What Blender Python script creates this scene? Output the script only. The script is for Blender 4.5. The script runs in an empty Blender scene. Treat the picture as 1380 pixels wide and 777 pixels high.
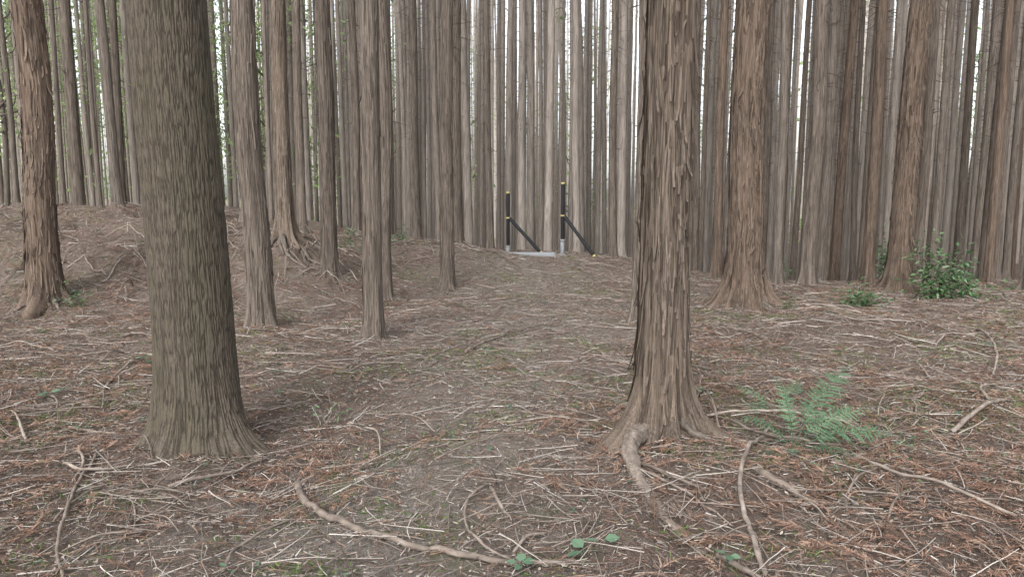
import bpy, bmesh, math, random
import numpy as np
from mathutils import Vector
rng=np.random.default_rng(7); random.seed(7)
scene=bpy.context.scene
COL=scene.collection
# ------------------------------------------------------------------ helpers
_T=rng.random(65536)
def _h(i,j,k): return _T[((i*73856093)^(j*19349663)^(k*83492791))&65535]
def vnoise(x,y,z):
    x,y,z=np.broadcast_arrays(np.asarray(x,float),np.asarray(y,float),np.asarray(z,float))
    xi=np.floor(x).astype(np.int64); yi=np.floor(y).astype(np.int64); zi=np.floor(z).astype(np.int64)
    fx=x-xi; fy=y-yi; fz=z-zi
    fx=fx*fx*(3-2*fx); fy=fy*fy*(3-2*fy); fz=fz*fz*(3-2*fz)
    def L(a,b,t): return a+(b-a)*t
    return L(L(L(_h(xi,yi,zi),_h(xi+1,yi,zi),fx),L(_h(xi,yi+1,zi),_h(xi+1,yi+1,zi),fx),fy),
             L(L(_h(xi,yi,zi+1),_h(xi+1,yi,zi+1),fx),L(_h(xi,yi+1,zi+1),_h(xi+1,yi+1,zi+1),fx),fy),fz)
def fbm(x,y,z,o=3):
    s=0;a=.5;t=0
    for i in range(o):
        s=s+a*vnoise(x*2**i+i*7.3,y*2**i+i*3.1,z*2**i); t+=a; a*=.5
    return s/t
def S(a,b,x):
    t=np.clip((x-a)/(b-a),0,1); return t*t*(3-2*t)
def gauss(x,y,cx,cy,sx,sy): return np.exp(-((x-cx)/sx)**2/2-((y-cy)/sy)**2/2)
def terrain(x,y):
    x=np.asarray(x,float); y=np.asarray(y,float)
    z=.65*S(-3.0,-7.0,x)*S(8.5,14,y)+.5*S(9.5,12.8,y)*S(-1,-4,x)
    z=z+.40*gauss(x,y,-1.1,15.2,1.25,1.5)+.15*S(12,15,y)*S(4.5,1,x)*S(-5,-1,x)
    z=z+.14*gauss(x,y,4.3,8.0,1.2,.8)+.06*gauss(x,y,1.0,4.4,.7,.5)+.10*gauss(x,y,3.2,5.2,.8,.5)
    z=z+.22*gauss(x,y,-3.68,12.1,.7,.6)+.10*gauss(x,y,3.05,9.75,.6,.5)
    q=x*15/np.maximum(y,15)
    yd=17.9-5.2*S(1.5,5,q)
    dy=np.maximum(0,y-yd); dy=dy*dy/(dy+1.5)
    md=np.interp(q,[-9,-3,2,6,12],[.5,2.6,4.5,1.5,1.1]); s=np.interp(q,[-9,-3,2,6,12],[20,14,14,7,7])
    z=z-md*(1-np.exp(-dy/s))
    bl=1+2.0*S(8,12,y)*S(-1.5,-3,x)
    z=z+((fbm(x*.8,y*.8,3.3,3)-.5)*.18+(fbm(x*4,y*4,9.1,3)-.5)*.09)*bl
    w=np.minimum(1,1.6*gauss(x,y,.45,16.3,.95,.75))
    return z*(1-w)+.225*w
def pathm(x,y):
    c=np.interp(y,[0,3,6,9,13,17],[-.5,-.4,-.1,.15,.3,.4]); w=np.interp(y,[0,4,8,14,18],[.75,.8,1.3,1.6,1.4])
    return np.exp(-((x-c+(fbm(x*.9,y*.9,8.8,2)-.5)*1.2)/w)**2)*S(19,16,y)
def tz(x,y): return float(terrain(x,y))
def mk(name,V,F,mat,rnd=None,smooth=True):
    V=np.asarray(V,np.float32).reshape(-1,3); F=np.asarray(F,np.int32).reshape(-1,4)
    me=bpy.data.meshes.new(name)
    me.vertices.add(len(V)); me.vertices.foreach_set('co',V.ravel())
    me.loops.add(F.size); me.loops.foreach_set('vertex_index',F.ravel())
    me.polygons.add(len(F)); me.polygons.foreach_set('loop_start',np.arange(0,F.size,4,dtype=np.int32))
    me.update(calc_edges=True)
    me.polygons.foreach_set('use_smooth',np.full(len(F),smooth,dtype=bool))
    a=me.attributes.new('rnd','FLOAT','POINT')
    if rnd is None: rnd=np.full(len(V),.7)
    a.data.foreach_set('value',np.asarray(rnd,np.float32).ravel())
    if mat: me.materials.append(mat)
    return me
def join(parts):
    Vs=[];Fs=[];Rs=[];o=0
    for V,F,R in parts:
        V=V.reshape(-1,3); F=F.reshape(-1,4)
        Vs.append(V);Fs.append(F+o);Rs.append(np.broadcast_to(R,(len(V),)) if np.ndim(R)==0 else R.ravel()); o+=len(V)
    return np.concatenate(Vs),np.concatenate(Fs),np.concatenate(Rs)
def nrm(a): return a/np.maximum(np.linalg.norm(a,axis=-1,keepdims=True),1e-9)
def tubes(P,R,s=3,cap=False):
    N,K,_=P.shape
    T=nrm(np.gradient(P,axis=1))
    m=np.abs(nrm(P[:,-1]-P[:,0])[:,2])>.85
    ref=np.zeros_like(T); ref[...,2]=1; ref[m]=np.array([1.,0,0])
    A=nrm(np.cross(T,ref)); B=np.cross(A,T)
    an=2*np.pi*np.arange(s)/s
    V=P[:,:,None,:]+R[:,:,None,None]*(np.cos(an)[None,None,:,None]*A[:,:,None,:]+np.sin(an)[None,None,:,None]*B[:,:,None,:])
    base=(np.arange(N)*K*s)[:,None,None]
    k=np.arange(K-1)[None,:,None]*s; j=np.arange(s)[None,None,:]; j2=(j+1)%s
    F=np.stack([base+k+j,base+k+j2,base+k+s+j2,base+k+s+j],-1)
    return V.reshape(-1,3),F.reshape(-1,4)
def leafs(P,D,U,L,W,fold=.12,droop=0.0):
    D=nrm(D); Sd=nrm(np.cross(D,U)); Un=np.cross(Sd,D)
    L=np.asarray(L)[:,None]; W=np.asarray(W)[:,None]
    dz=np.zeros_like(P); dz[:,2]=1
    a=P; b=P+D*L*.33+Sd*W*.5+Un*fold*W; c=P+D*L*.7+Sd*W*.38+Un*fold*W-dz*L*droop*.5; d=P+D*L-dz*L*droop
    e=P+D*L*.7-Sd*W*.38+Un*fold*W-dz*L*droop*.5; f=P+D*L*.33-Sd*W*.5+Un*fold*W
    V=np.stack([a,b,c,d,e,f],1); o=(np.arange(len(P))*6)[:,None]
    F=np.concatenate([o+np.array([0,1,2,3]),o+np.array([0,3,4,5])],0)
    return V.reshape(-1,3),F
def spline(pts,n):
    p=np.asarray(pts,float)
    if len(p)==2: p=np.array([p[0],(p[0]+p[1])/2,p[1]])
    q=np.vstack([2*p[0]-p[1],p,2*p[-1]-p[-2]])
    out=[]
    ts=np.linspace(0,len(p)-1-1e-6,n)
    for t in ts:
        i=int(t); f=t-i; a,b,c,d=q[i],q[i+1],q[i+2],q[i+3]
        out.append(.5*((2*b)+(-a+c)*f+(2*a-5*b+4*c-d)*f*f+(-a+3*b-3*c+d)*f**3))
    return np.array(out)
def obj(name,me,parent=None,loc=(0,0,0),**kw):
    o=bpy.data.objects.new(name,me); COL.objects.link(o); o.location=loc
    if parent: o.parent=parent
    for k,v in kw.items(): o[k]=v
    return o
def randdir(n,zb=0):
    v=rng.normal(size=(n,3)); v[:,2]+=zb; return nrm(v)
# ------------------------------------------------------------------ materials
def newmat(name):
    m=bpy.data.materials.new(name); m.use_nodes=True; nt=m.node_tree
    b=nt.nodes['Principled BSDF']; return m,nt,b
def ramp(nt,fac,stops):
    r=nt.nodes.new('ShaderNodeValToRGB'); el=r.color_ramp.elements
    while len(el)<len(stops): el.new(.5)
    for e,(p,c) in zip(el,stops): e.position=p; e.color=(*c,1) if len(c)==3 else c
    nt.links.new(fac,r.inputs[0]); return r.outputs[0]
def mixc(nt,f,a,b,mode='MIX'):
    n=nt.nodes.new('ShaderNodeMix'); n.data_type='RGBA'; n.blend_type=mode
    for inp,v in ((n.inputs['Factor'],f),(n.inputs[6],a),(n.inputs[7],b)):
        if hasattr(v,'is_linked') or hasattr(v,'links'): nt.links.new(v,inp)
        elif isinstance(v,(int,float)): inp.default_value=v
        else: inp.default_value=(*v,1)
    return n.outputs[2]
def mathn(nt,op,a,b=0.0,c=None):
    n=nt.nodes.new('ShaderNodeMath'); n.operation=op
    for i,v in enumerate([a,b] if c is None else [a,b,c]):
        if hasattr(v,'links'): nt.links.new(v,n.inputs[i])
        else: n.inputs[i].default_value=v
    return n.outputs[0]
def noise(nt,vec,scale,detail=3,rough=.6):
    n=nt.nodes.new('ShaderNodeTexNoise'); n.inputs['Scale'].default_value=scale; n.inputs['Detail'].default_value=detail; n.inputs['Roughness'].default_value=rough
    nt.links.new(vec,n.inputs['Vector']); return n.outputs['Fac']
def coords(nt,scale=(1,1,1),kind='Object',jitter=True):
    tc=nt.nodes.new('ShaderNodeTexCoord'); mp=nt.nodes.new('ShaderNodeMapping'); mp.inputs['Scale'].default_value=scale
    nt.links.new(tc.outputs[kind],mp.inputs['Vector'])
    if jitter:
        oi=nt.nodes.new('ShaderNodeObjectInfo'); m=mathn(nt,'MULTIPLY',oi.outputs['Random'],37.0)
        nt.links.new(m,mp.inputs['Location'])
    return mp.outputs[0]
def bark_mat(name,dark,mid,light,patch,fs=70,zs=.09,bump=.5,ka=1.15,kb=.18,g=1.0,lo=.34,hi=.66,pm=.55):
    dark,mid,light,patch=[tuple(a*g for a in c) for c in (dark,mid,light,patch)]
    m,nt,b=newmat(name)
    v=coords(nt,(1,1,zs)); v2=coords(nt,(1,1,.3))
    s=noise(nt,v,fs,4,.75); p=noise(nt,v2,4.2,2,.6)
    c=ramp(nt,s,[(lo,dark),(.48,mid),(hi,light)])
    pf=ramp(nt,p,[(.40,(0,0,0)),(.66,(1,1,1))])
    c=mixc(nt,mathn(nt,'MULTIPLY',pf,pm),c,patch)
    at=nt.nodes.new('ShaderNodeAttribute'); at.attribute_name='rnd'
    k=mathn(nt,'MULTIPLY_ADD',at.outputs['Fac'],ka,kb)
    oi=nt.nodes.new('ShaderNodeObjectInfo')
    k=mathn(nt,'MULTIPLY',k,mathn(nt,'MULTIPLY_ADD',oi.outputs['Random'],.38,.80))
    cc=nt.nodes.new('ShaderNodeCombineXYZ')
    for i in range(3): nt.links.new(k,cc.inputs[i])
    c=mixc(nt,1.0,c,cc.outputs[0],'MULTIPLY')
    nt.links.new(c,b.inputs['Base Color']); b.inputs['Roughness'].default_value=.92; b.inputs['Specular IOR Level'].default_value=.1
    if bump:
        bp=nt.nodes.new('ShaderNodeBump'); bp.inputs['Strength'].default_value=bump; bp.inputs['Distance'].default_value=.012
        nt.links.new(s,bp.inputs['Height']); nt.links.new(bp.outputs[0],b.inputs['Normal'])
    return m
M_sugi=bark_mat('bark_furrowed',(.086,.069,.053),(.153,.127,.100),(.22,.19,.152),(.145,.134,.092),170,.16,.45,.70,.38,.70,pm=.5)
M_hinoki=bark_mat('bark_peeling',(.072,.055,.043),(.175,.137,.109),(.29,.246,.204),(.205,.157,.122),120,.045,.6,1.05,.25,.74)
M_redbark=bark_mat('bark_reddish',(.065,.047,.036),(.165,.122,.094),(.28,.227,.184),(.20,.145,.110),110,.05,.6,1.15,.18,.72)
M_cedar=bark_mat('bark_cedar',(.080,.063,.052),(.180,.147,.122),(.28,.239,.203),(.205,.17,.141),105,.045,.6,1.15,.18,.73)
M_mid=bark_mat('bark_grey',(.10,.083,.070),(.21,.177,.150),(.32,.277,.238),(.25,.211,.18),80,.05,.3,1.0,.24,.80)
M_far_haze=bark_mat('bark_far_haze',(.16,.138,.120),(.28,.245,.214),(.39,.347,.307),(.33,.29,.255),60,.04,0,.65,.40,1.10)  # air haze painted into the bark: lighter albedo for far trunks
M_vfar_haze=bark_mat('bark_vfar_haze',(.31,.28,.25),(.41,.373,.337),(.50,.46,.42),(.44,.403,.367),40,.04,0,.5,.5,1.08)  # stronger painted haze: farthest bark made paler and flatter in colour
M_root=bark_mat('bark_root',(.085,.069,.057),(.175,.145,.121),(.28,.241,.207),(.215,.178,.15),50,.4,.5,g=.76)
M_rootp=bark_mat('bark_root_pale',(.10,.080,.065),(.20,.164,.136),(.32,.274,.236),(.25,.206,.172),60,.3,.7,.9,.32)
def simple(name,stops,rough=.85,trans=0.0,spec=.2):
    m,nt,b=newmat(name)
    at=nt.nodes.new('ShaderNodeAttribute'); at.attribute_name='rnd'
    c=ramp(nt,at.outputs['Fac'],stops); nt.links.new(c,b.inputs['Base Color'])
    b.inputs['Roughness'].default_value=rough; b.inputs['Specular IOR Level'].default_value=spec
    if trans>0:
        tr=nt.nodes.new('ShaderNodeBsdfTranslucent'); nt.links.new(c,tr.inputs[0])
        mx=nt.nodes.new('ShaderNodeMixShader'); mx.inputs[0].default_value=trans
        nt.links.new(b.outputs[0],mx.inputs[1]); nt.links.new(tr.outputs[0],mx.inputs[2])
        nt.links.new(mx.outputs[0],nt.nodes['Material Output'].inputs[0])
    return m
M_twig=simple('twig_wood',[(.0,(.070,.055,.046)),(.35,(.19,.156,.133)),(.65,(.34,.295,.258)),(1,(.56,.515,.47))])
M_branch=simple('branch_wood',[(.0,(.085,.067,.055)),(.5,(.195,.16,.134)),(1,(.34,.292,.253))])
M_spray=simple('dead_cedar_needles',[(.0,(.085,.052,.039)),(.5,(.205,.122,.087)),(1,(.32,.215,.16))])
M_dleaf=simple('dead_leaf',[(.0,(.10,.077,.060)),(.5,(.24,.196,.16)),(1,(.42,.37,.315))])
M_grass=simple('grass_blade',[(.0,(.085,.13,.045)),(.5,(.155,.215,.08)),(1,(.25,.30,.12))],trans=.3)
M_fern=simple('fern_green',[(.0,(.04,.085,.045)),(.5,(.095,.17,.097)),(1,(.18,.28,.165))],trans=.25,rough=.55)
M_shrub=simple('shrub_leaf',[(.0,(.04,.085,.035)),(.5,(.08,.155,.065)),(1,(.16,.26,.12))],trans=.25,rough=.4,spec=.5)
M_ivy=simple('ground_leaf',[(.0,(.06,.11,.065)),(.5,(.09,.165,.10)),(1,(.14,.22,.14))],trans=.2,rough=.5,spec=.4)
M_crown=simple('cedar_foliage',[(.0,(.07,.10,.05)),(.5,(.12,.16,.08)),(1,(.19,.24,.12))])
M_broad=simple('broad_foliage',[(.0,(.20,.29,.12)),(.5,(.35,.47,.21)),(1,(.52,.64,.35))],trans=.5)
def ground_mat():
    m,nt,b=newmat('forest_floor')
    v=coords(nt,(1,1,1),'Object',False)
    n1=noise(nt,v,1.1,3,.6); n2=noise(nt,v,9,4,.7); n3=noise(nt,v,65,5,.95); n4=noise(nt,v,2.3,3,.65)
    c=ramp(nt,n3,[(.34,(.050,.038,.031)),(.45,(.19,.146,.119)),(.56,(.34,.285,.243)),(.67,(.58,.525,.47))])
    red=ramp(nt,n2,[(.42,(0,0,0)),(.56,(1,1,1))]); c=mixc(nt,mathn(nt,'MULTIPLY',red,.4),c,(.24,.152,.113))
    dk=ramp(nt,n4,[(.34,(1,1,1)),(.48,(0,0,0))]); c=mixc(nt,mathn(nt,'MULTIPLY',dk,.4),c,(.11,.085,.068))
    at=nt.nodes.new('ShaderNodeAttribute'); at.attribute_name='rnd'
    pf=mathn(nt,'MULTIPLY',at.outputs['Fac'],.55)
    pc=ramp(nt,n3,[(.34,(.15,.127,.108)),(.5,(.37,.332,.293)),(.66,(.60,.56,.515))])
    c=mixc(nt,pf,c,pc)
    pale=ramp(nt,n1,[(.46,(0,0,0)),(.62,(1,1,1))]); c=mixc(nt,mathn(nt,'MULTIPLY',pale,.28),c,(.37,.322,.28))
    gr=ramp(nt,n4,[(.57,(0,0,0)),(.67,(1,1,1))]); c=mixc(nt,mathn(nt,'MULTIPLY',gr,.4),c,(.18,.205,.11))
    nt.links.new(c,b.inputs['Base Color']); b.inputs['Roughness'].default_value=.95; b.inputs['Specular IOR Level'].default_value=.1
    bp=nt.nodes.new('ShaderNodeBump'); bp.inputs['Strength'].default_value=1; bp.inputs['Distance'].default_value=.06
    nt.links.new(n3,bp.inputs['Height']); nt.links.new(bp.outputs[0],b.inputs['Normal'])
    return m
M_ground=ground_mat()
xs=np.concatenate([-12-np.geomspace(300,.5,30),np.arange(-12,12.01,.06),12+np.geomspace(.5,300,30)])
ys=np.concatenate([np.arange(-12,1.5,.4),np.arange(1.5,9,.03),np.arange(9,20,.07),np.arange(20,60,.5),60+np.geomspace(.5,380,26)])
X,Y=np.meshgrid(xs,ys); Z=terrain(X,Y); PM=np.clip(pathm(X,Y)+.9*gauss(X,Y,-.9,3.5,.45,.4),0,1.6)
Z=Z+(fbm(X*15,Y*15,2.2,2)-.5)*.05*(1-.4*np.clip(PM,0,1))
nx=len(xs); ny=len(ys)
i,j=np.meshgrid(np.arange(nx-1),np.arange(ny-1)); b0=(j*nx+i).ravel()
F=np.stack([b0,b0+1,b0+1+nx,b0+nx],1)
g=obj('ground',mk('ground',np.stack([X,Y,Z],-1),F,M_ground,PM)); g['kind']='structure'; g['label']='forest floor of brown litter with a low bank'; g['category']='ground'

# ------------------------------------------------------------------ trunk builder
def trunk_fn(r,H,lobes,flare,fz,style,seed,N):
    def wander(z):
        w=np.clip(z,0,None)
        return (vnoise(w*.35,seed,1.1)-vnoise(0,seed,1.1))*.12*np.clip(w/2,0,1),(vnoise(w*.35,seed,5.1)-vnoise(0,seed,5.1))*.12*np.clip(w/2,0,1)
    def rad(th,z):
        zz=np.clip(z,0,None)
        R=r*(1-.62*zz/H)
        lb=0
        for (a,am,w) in lobes:
            d=np.angle(np.exp(1j*(th-a)))
            lb=lb+am*np.exp(-(d/w)**2)
        e1=np.exp(-np.clip(z+.05,0,None)/fz); e2=np.exp(-np.clip(z+.12,0,None)/(fz*2.4))
        R=R*(1+flare*(.36*e1+.08*e2)+flare*lb*(1.0*e1**1.4+.24*e2))
        R=R*(1+.07*(vnoise(np.cos(th)*1.4+seed,np.sin(th)*1.4,z*.7)-.5))
        R=R*(1+.25*flare*e1*(vnoise(np.cos(th)*5+seed,np.sin(th)*5,z*6)-.5))
        return R
    def disp(th,z):
        A=((th-np.pi/2)/(2*np.pi))%1      # seam faces away
        if style=='furrow':
            a=A*N
            wp=(fbm(a/6,z*4,seed,3)-.5)*1.8
            n=np.abs(2*vnoise(a+wp,z/.10+seed,3.1)-1); n2=vnoise(a*1.3+wp*2,z/.035+seed,7.7)
            h=S(.0,.5,n)*.62+.38*n2
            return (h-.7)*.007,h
        a=A*N+(fbm(A*N/5,z*1.1,seed,3)-.5)*2.4
        c=np.floor(a).astype(np.int64)%N; f=a-np.floor(a)
        zc=z/.5+_T[(c*131+int(seed*17))&65535]*9+(vnoise(A*N*1.5,z*9,2.2)-.5)*.6
        cz=np.floor(zc).astype(np.int64); fzc=zc-cz
        hh=_T[(c*7919+cz*104729+int(seed*31))&65535]
        edge=np.clip(np.minimum(f,1-f)*4,0,1)
        fib=vnoise(A*N*3.3+seed,z/.10,1.1)
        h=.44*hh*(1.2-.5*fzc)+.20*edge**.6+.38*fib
        return (h-.6)*(.013 if r>.12 else .010),h
    return wander,rad,disp
def build_trunk(name,r,H,ztop,nth,dz,lobes,flare,fz,style,seed,mat,strips=0,twigs=0,cells=None,slen=(.10,.42),twz=(2.5,11),sw=1.0,lf=1.0):
    cells=cells or max(12,int(2*np.pi*r/(.008 if style=='furrow' else .018)))
    wander,rad,disp=trunk_fn(r,H,lobes,flare,fz,style,seed,cells)
    zs=np.concatenate([np.arange(-.35,ztop,dz),np.linspace(ztop,H,26)])
    th=np.arange(nth)/nth*2*np.pi
    TH,ZZ=np.meshgrid(th,zs)
    R=rad(TH,ZZ); d,h=disp(TH,ZZ)
    amp=1+.9*np.exp(-np.clip(ZZ,0,None)/.3)
    R2=R+d*amp
    wx,wy=wander(ZZ)
    V=np.stack([wx+R2*np.cos(TH),wy+R2*np.sin(TH),ZZ],-1)
    K=len(zs); k=np.arange(K-1)[:,None]*nth; j=np.arange(nth)[None,:]; j2=(j+1)%nth
    F=np.stack([k+j,k+j2,k+nth+j2,k+nth+j],-1)
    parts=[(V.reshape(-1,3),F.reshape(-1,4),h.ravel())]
    if strips:
        n=strips; t0=rng.random(n)*2*np.pi; z0=rng.random(n)**1.1*ztop*.98+.05
        Ls=rng.uniform(slen[0],slen[1],n); w=rng.uniform(.003,.010,n)*sw; lift=(rng.uniform(.001,.010,n)+(rng.random(n)<.15)*rng.uniform(0,.035,n))*lf
        up=rng.random(n)<.3
        u=np.linspace(0,1,7)[None,:]
        prof=np.where(up[:,None],u,1-u)**2.8
        z=z0[:,None]+Ls[:,None]*u; tw=t0[:,None]+rng.normal(0,.06,n)[:,None]*u+rng.normal(0,.08,n)[:,None]*prof
        rr=rad(tw,z)+.004+lift[:,None]*prof
        wx,wy=wander(z)
        ww=w[:,None]*(.45+.55*np.sin(np.pi*(.1+.8*u)))
        out=[]
        for sgn in (-1,1):
            a=tw+sgn*ww/rr; out.append(np.stack([wx+(rr+ (sgn*.003))*np.cos(a),wy+(rr+sgn*.003)*np.sin(a),z],-1))
        Vs=np.stack(out,2)
        o=(np.arange(n)*14)[:,None]; q=np.arange(6)[None,:]*2
        Fs=np.stack([o+q,o+q+1,o+q+3,o+q+2],-1)
        parts.append((Vs.reshape(-1,3),Fs.reshape(-1,4),np.repeat(rng.uniform(.15,.95,n),14)))
    if twigs:
        n=twigs; t0=rng.random(n)*2*np.pi; z0=rng.uniform(twz[0],twz[1],n)
        L=rng.uniform(.15,.9,n)*np.clip(z0/6,.4,1.3)
        u=np.linspace(0,1,5)[None,:]
        wx,wy=wander(z0)
        cur=rng.normal(0,.25,n)[:,None]
        rr=r*(1-.62*z0/H)*.9
        px=wx[:,None]+(rr[:,None]+L[:,None]*u)*np.cos(t0[:,None]+cur*u); py=wy[:,None]+(rr[:,None]+L[:,None]*u)*np.sin(t0[:,None]+cur*u)
        pz=z0[:,None]+L[:,None]*(rng.uniform(-.5,.25,n)[:,None]*u+rng.normal(0,.12,n)[:,None]*u**2)
        P=np.stack([px,py,pz],-1); Rr=(rng.uniform(.005,.010,n)[:,None])*(1-.8*u)
        Vt,Ft=tubes(P,Rr*np.ones((n,5)),3); parts.append((Vt,Ft,np.repeat(rng.uniform(.1,.6,n),15)))
    V,F,Rn=join(parts)
    return mk(name,V,F,mat,Rn)
def rlobes(n,amp=(.4,1.3),w=(.14,.32)):
    a0=rng.random()*6.28
    return [(a0+i*6.283/n+rng.normal(0,.25),rng.uniform(*amp),rng.uniform(*w)) for i in range(n)]
def crown_mesh(name,seed,z0=10.,z1=20.,rmax=1.7,n=80):
    nb=26
    zb=rng.uniform(z0,z1-.5,nb); tb=rng.random(nb)*6.283; Lb=rmax*(1-(zb-z0)/(z1-z0)*.8)*rng.uniform(.6,1.1,nb)
    u=np.linspace(0,1,5)[None,:]
    P=np.stack([Lb[:,None]*u*np.cos(tb)[:,None],Lb[:,None]*u*np.sin(tb)[:,None],zb[:,None]+Lb[:,None]*(.25*u-.45*u**2)],-1)
    V,F=tubes(P,(.02*(1-.8*u))*np.ones((nb,1)),3)
    bi=rng.integers(0,nb,n); uu=rng.uniform(.25,1.05,n)
    C=np.stack([Lb[bi]*uu*np.cos(tb[bi]),Lb[bi]*uu*np.sin(tb[bi]),zb[bi]+Lb[bi]*(.25*uu-.45*uu**2)],-1)+rng.normal(0,.14,(n,3))
    D=np.stack([np.cos(tb[bi]),np.sin(tb[bi]),np.full(n,-.5)],-1)+rng.normal(0,.5,(n,3))
    V2,F2=leafs(C,D,randdir(n,1.5),rng.uniform(.18,.42,n),rng.uniform(.06,.15,n))
    Vv,Ff,Rr=join([(V,F,.1),(V2,F2,np.repeat(rng.random(n),6))])
    return mk(name,Vv,Ff,M_crown,Rr,False)
crowns=[crown_mesh('crown_a',1),crown_mesh('crown_b',2,9.,19.,1.5),crown_mesh('crown_c',3,11.,20.5,1.8)]
ZT=20.
trees=[]
def add_tree(trunk_me,x,y,lean=(0,0),sc=(1,1,1),rot=None,crown=0,label='',group='cedar trees of the plantation',category='tree'):
    z=tz(x,y)-.02
    e=bpy.data.objects.new('cedar_tree',None); COL.objects.link(e)
    e.empty_display_size=.3; e.location=(x,y,z); e.scale=sc
    e.rotation_euler=(math.radians(lean[1]),math.radians(lean[0]),rot if rot is not None else 0)
    e['label']=label; e['category']=category; e['group']=group
    obj('trunk',trunk_me,e)
    obj('crown',crowns[crown%3],e)
    trees.append((x,y)); return e
def root(parent,pts,r0,r1,lift=0.0,n=30,mat=None,bury=0.0,flat=1.0):
    p=spline(pts,n); px,py,pz=parent.location; ii=np.arange(n)*30/n
    w=(fbm(ii*.35,rng.random()*50,0.5,2)-.5)*.06; u=np.linspace(0,1,n)
    R=(r0+(r1-r0)*u**.7)*(1+.25*(vnoise(ii*.6,3.3,rng.random()*30)-.5))
    zt=terrain(p[:,0]+w,p[:,1])
    z=zt+r0*.5*(1-u)**2-r1*.3*u+lift*(1-u)**2.5-bury*R
    P=np.stack([p[:,0]+w-px,p[:,1]-py,z-pz],-1)[None]
    V,F=tubes(P,R[None],18)
    V=V.reshape(n,18,3)
    rid=vnoise(np.arange(18)[None,:]*.9,ii[:,None]*.25,7.7)-.5
    cen=P[0][:,None,:]; V=cen+(V-cen)*(1+.35*rid[...,None]); V[...,2]=cen[...,2]+(V[...,2]-cen[...,2])*flat
    V=V.reshape(-1,3)
    V=V+ (vnoise(V[:,0]*60,V[:,1]*60,V[:,2]*60)-.5)[:,None]*.008
    h=np.clip(.6*(rid.ravel()+.5)+.4*vnoise(V[:,0]*60,V[:,1]*60,V[:,2]*60),0,1)
    obj('root',mk('root_mesh',V,F,mat or M_root,h),parent)
def radial_roots(e,r,n,Ls,rr,lift):
    a0=random.uniform(0,6.28)
    for k in range(n):
        a=a0+6.283*k/n+random.gauss(0,.2); L=random.uniform(*Ls); c=random.gauss(0,.45)
        pts=[(e.location.x+math.cos(a+c*t)*(r*.55+L*t),e.location.y+math.sin(a+c*t)*(r*.55+L*t)) for t in (0,.3,.65,1)]
        root(e,pts,rr*random.uniform(.6,1.25),.008,lift*random.uniform(.6,1.2),16,bury=.25)
def hero(x,y,d,lobes,flare,fz,style,mat,label,lean=(0,0),nth=120,dz=.02,strips=0,twigs=0,cr=0,seed=None,slen=(.10,.42),roots=None,sw=1.0,lf=1.0):
    seed=seed or rng.random()*50+1
    me=build_trunk('trunk_mesh',d/2/(1-.62*1.5/ZT),ZT,1.7+.27*y,nth,dz,lobes,flare,fz,style,seed,mat,strips,twigs,slen=slen,sw=sw,lf=lf)
    e=add_tree(me,x,y,lean,label=label,crown=cr)
    if roots: radial_roots(e,d/2,*roots)
    return e
hero(-1.94,4.50,.44,[(3.5,.8,.5),(-.35,1.1,.4),(5.1,.5,.45),(1.3,.5,.5),(2.4,.5,.4),(4.3,.5,.3)],.78,.18,'furrow',M_sugi,'thick straight cedar with finely furrowed mossy grey-brown bark',(-.35,0),680,.009,0,0,0,seed=11.3)
t7=hero(.92,4.50,.275,[(-.35,2.2,.22),(3.75,2.5,.28),(4.9,1.1,.22),(5.5,.8,.18),(4.3,.8,.16),(1.2,.7,.4),(2.5,.8,.35)],1.05,.19,'plate',M_hinoki,'grey-brown cypress with peeling bark strips and spreading roots',(.05,0),400,.010,620,0,1,seed=23.1,sw=1.2,slen=(.10,.5),roots=(10,(.15,.45),.045,.11),lf=1.1)
hero(-6.12,9.7,.36,rlobes(8),.85,.2,'plate',M_redbark,'cedar with shaggy flaking bark on the slope',(-.4,0),160,.02,480,0,2,roots=(9,(.3,.7),.05,.10),sw=1.5,slen=(.08,.3),lf=1.3)
hero(-2.89,8.5,.275,rlobes(7),.65,.17,'plate',M_cedar,'slim straight cedar with brown fibrous bark',(.2,0),150,.02,80,6,0,roots=(6,(.1,.35),.03,.04))
hero(-3.68,12.1,.25,rlobes(9,(.6,1.5),(.12,.22)),1.2,.24,'plate',M_hinoki,'cedar with wide exposed roots on the bank',(.3,0),140,.025,120,10,1,roots=(20,(.3,1.1),.055,.13))
hero(-2.8,11.4,.24,rlobes(7),.8,.16,'plate',M_cedar,'slim straight cedar with brown fibrous bark',(-.1,0),110,.025,80,10,2,roots=(7,(.2,.6),.035,.06))
hero(-1.48,7.85,.195,rlobes(6),.8,.12,'plate',M_cedar,'thin straight cedar with smooth brown bark',(.15,0),120,.02,50,4,0,roots=(6,(.1,.3),.025,.03))
hero(-1.83,10.7,.18,rlobes(6),.8,.13,'plate',M_cedar,'slim straight cedar with brown fibrous bark',(-.2,0),100,.025,30,8,1,roots=(5,(.1,.3),.03,.04))
hero(-1.04,11.9,.21,rlobes(7,(.6,1.3)),1.3,.13,'plate',M_cedar,'slim cedar with flared root collar',(.8,0),110,.025,60,14,2,roots=(8,(.15,.4),.035,.05))
hero(-1.12,15.2,.21,rlobes(8,(.6,1.6),(.12,.25)),1.1,.14,'plate',M_cedar,'cedar on the low mound with spreading roots',(.4,0),90,.03,60,14,0,roots=(12,(.4,1.2),.045,.12))
hero(1.47,8.6,.15,rlobes(5),.8,.15,'plate',M_cedar,'thin straight cedar with smooth brown bark',(.3,0),80,.03,30,4,1)
hero(3.05,9.75,.41,rlobes(10,(.5,1.5),(.1,.2)),1.0,.28,'plate',M_redbark,'thick reddish cedar with ragged peeling bark and splayed roots',(.35,0),240,.018,720,4,2,roots=(14,(.25,.65),.055,.14),sw=1.4,slen=(.08,.35),lf=1.5)
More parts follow.
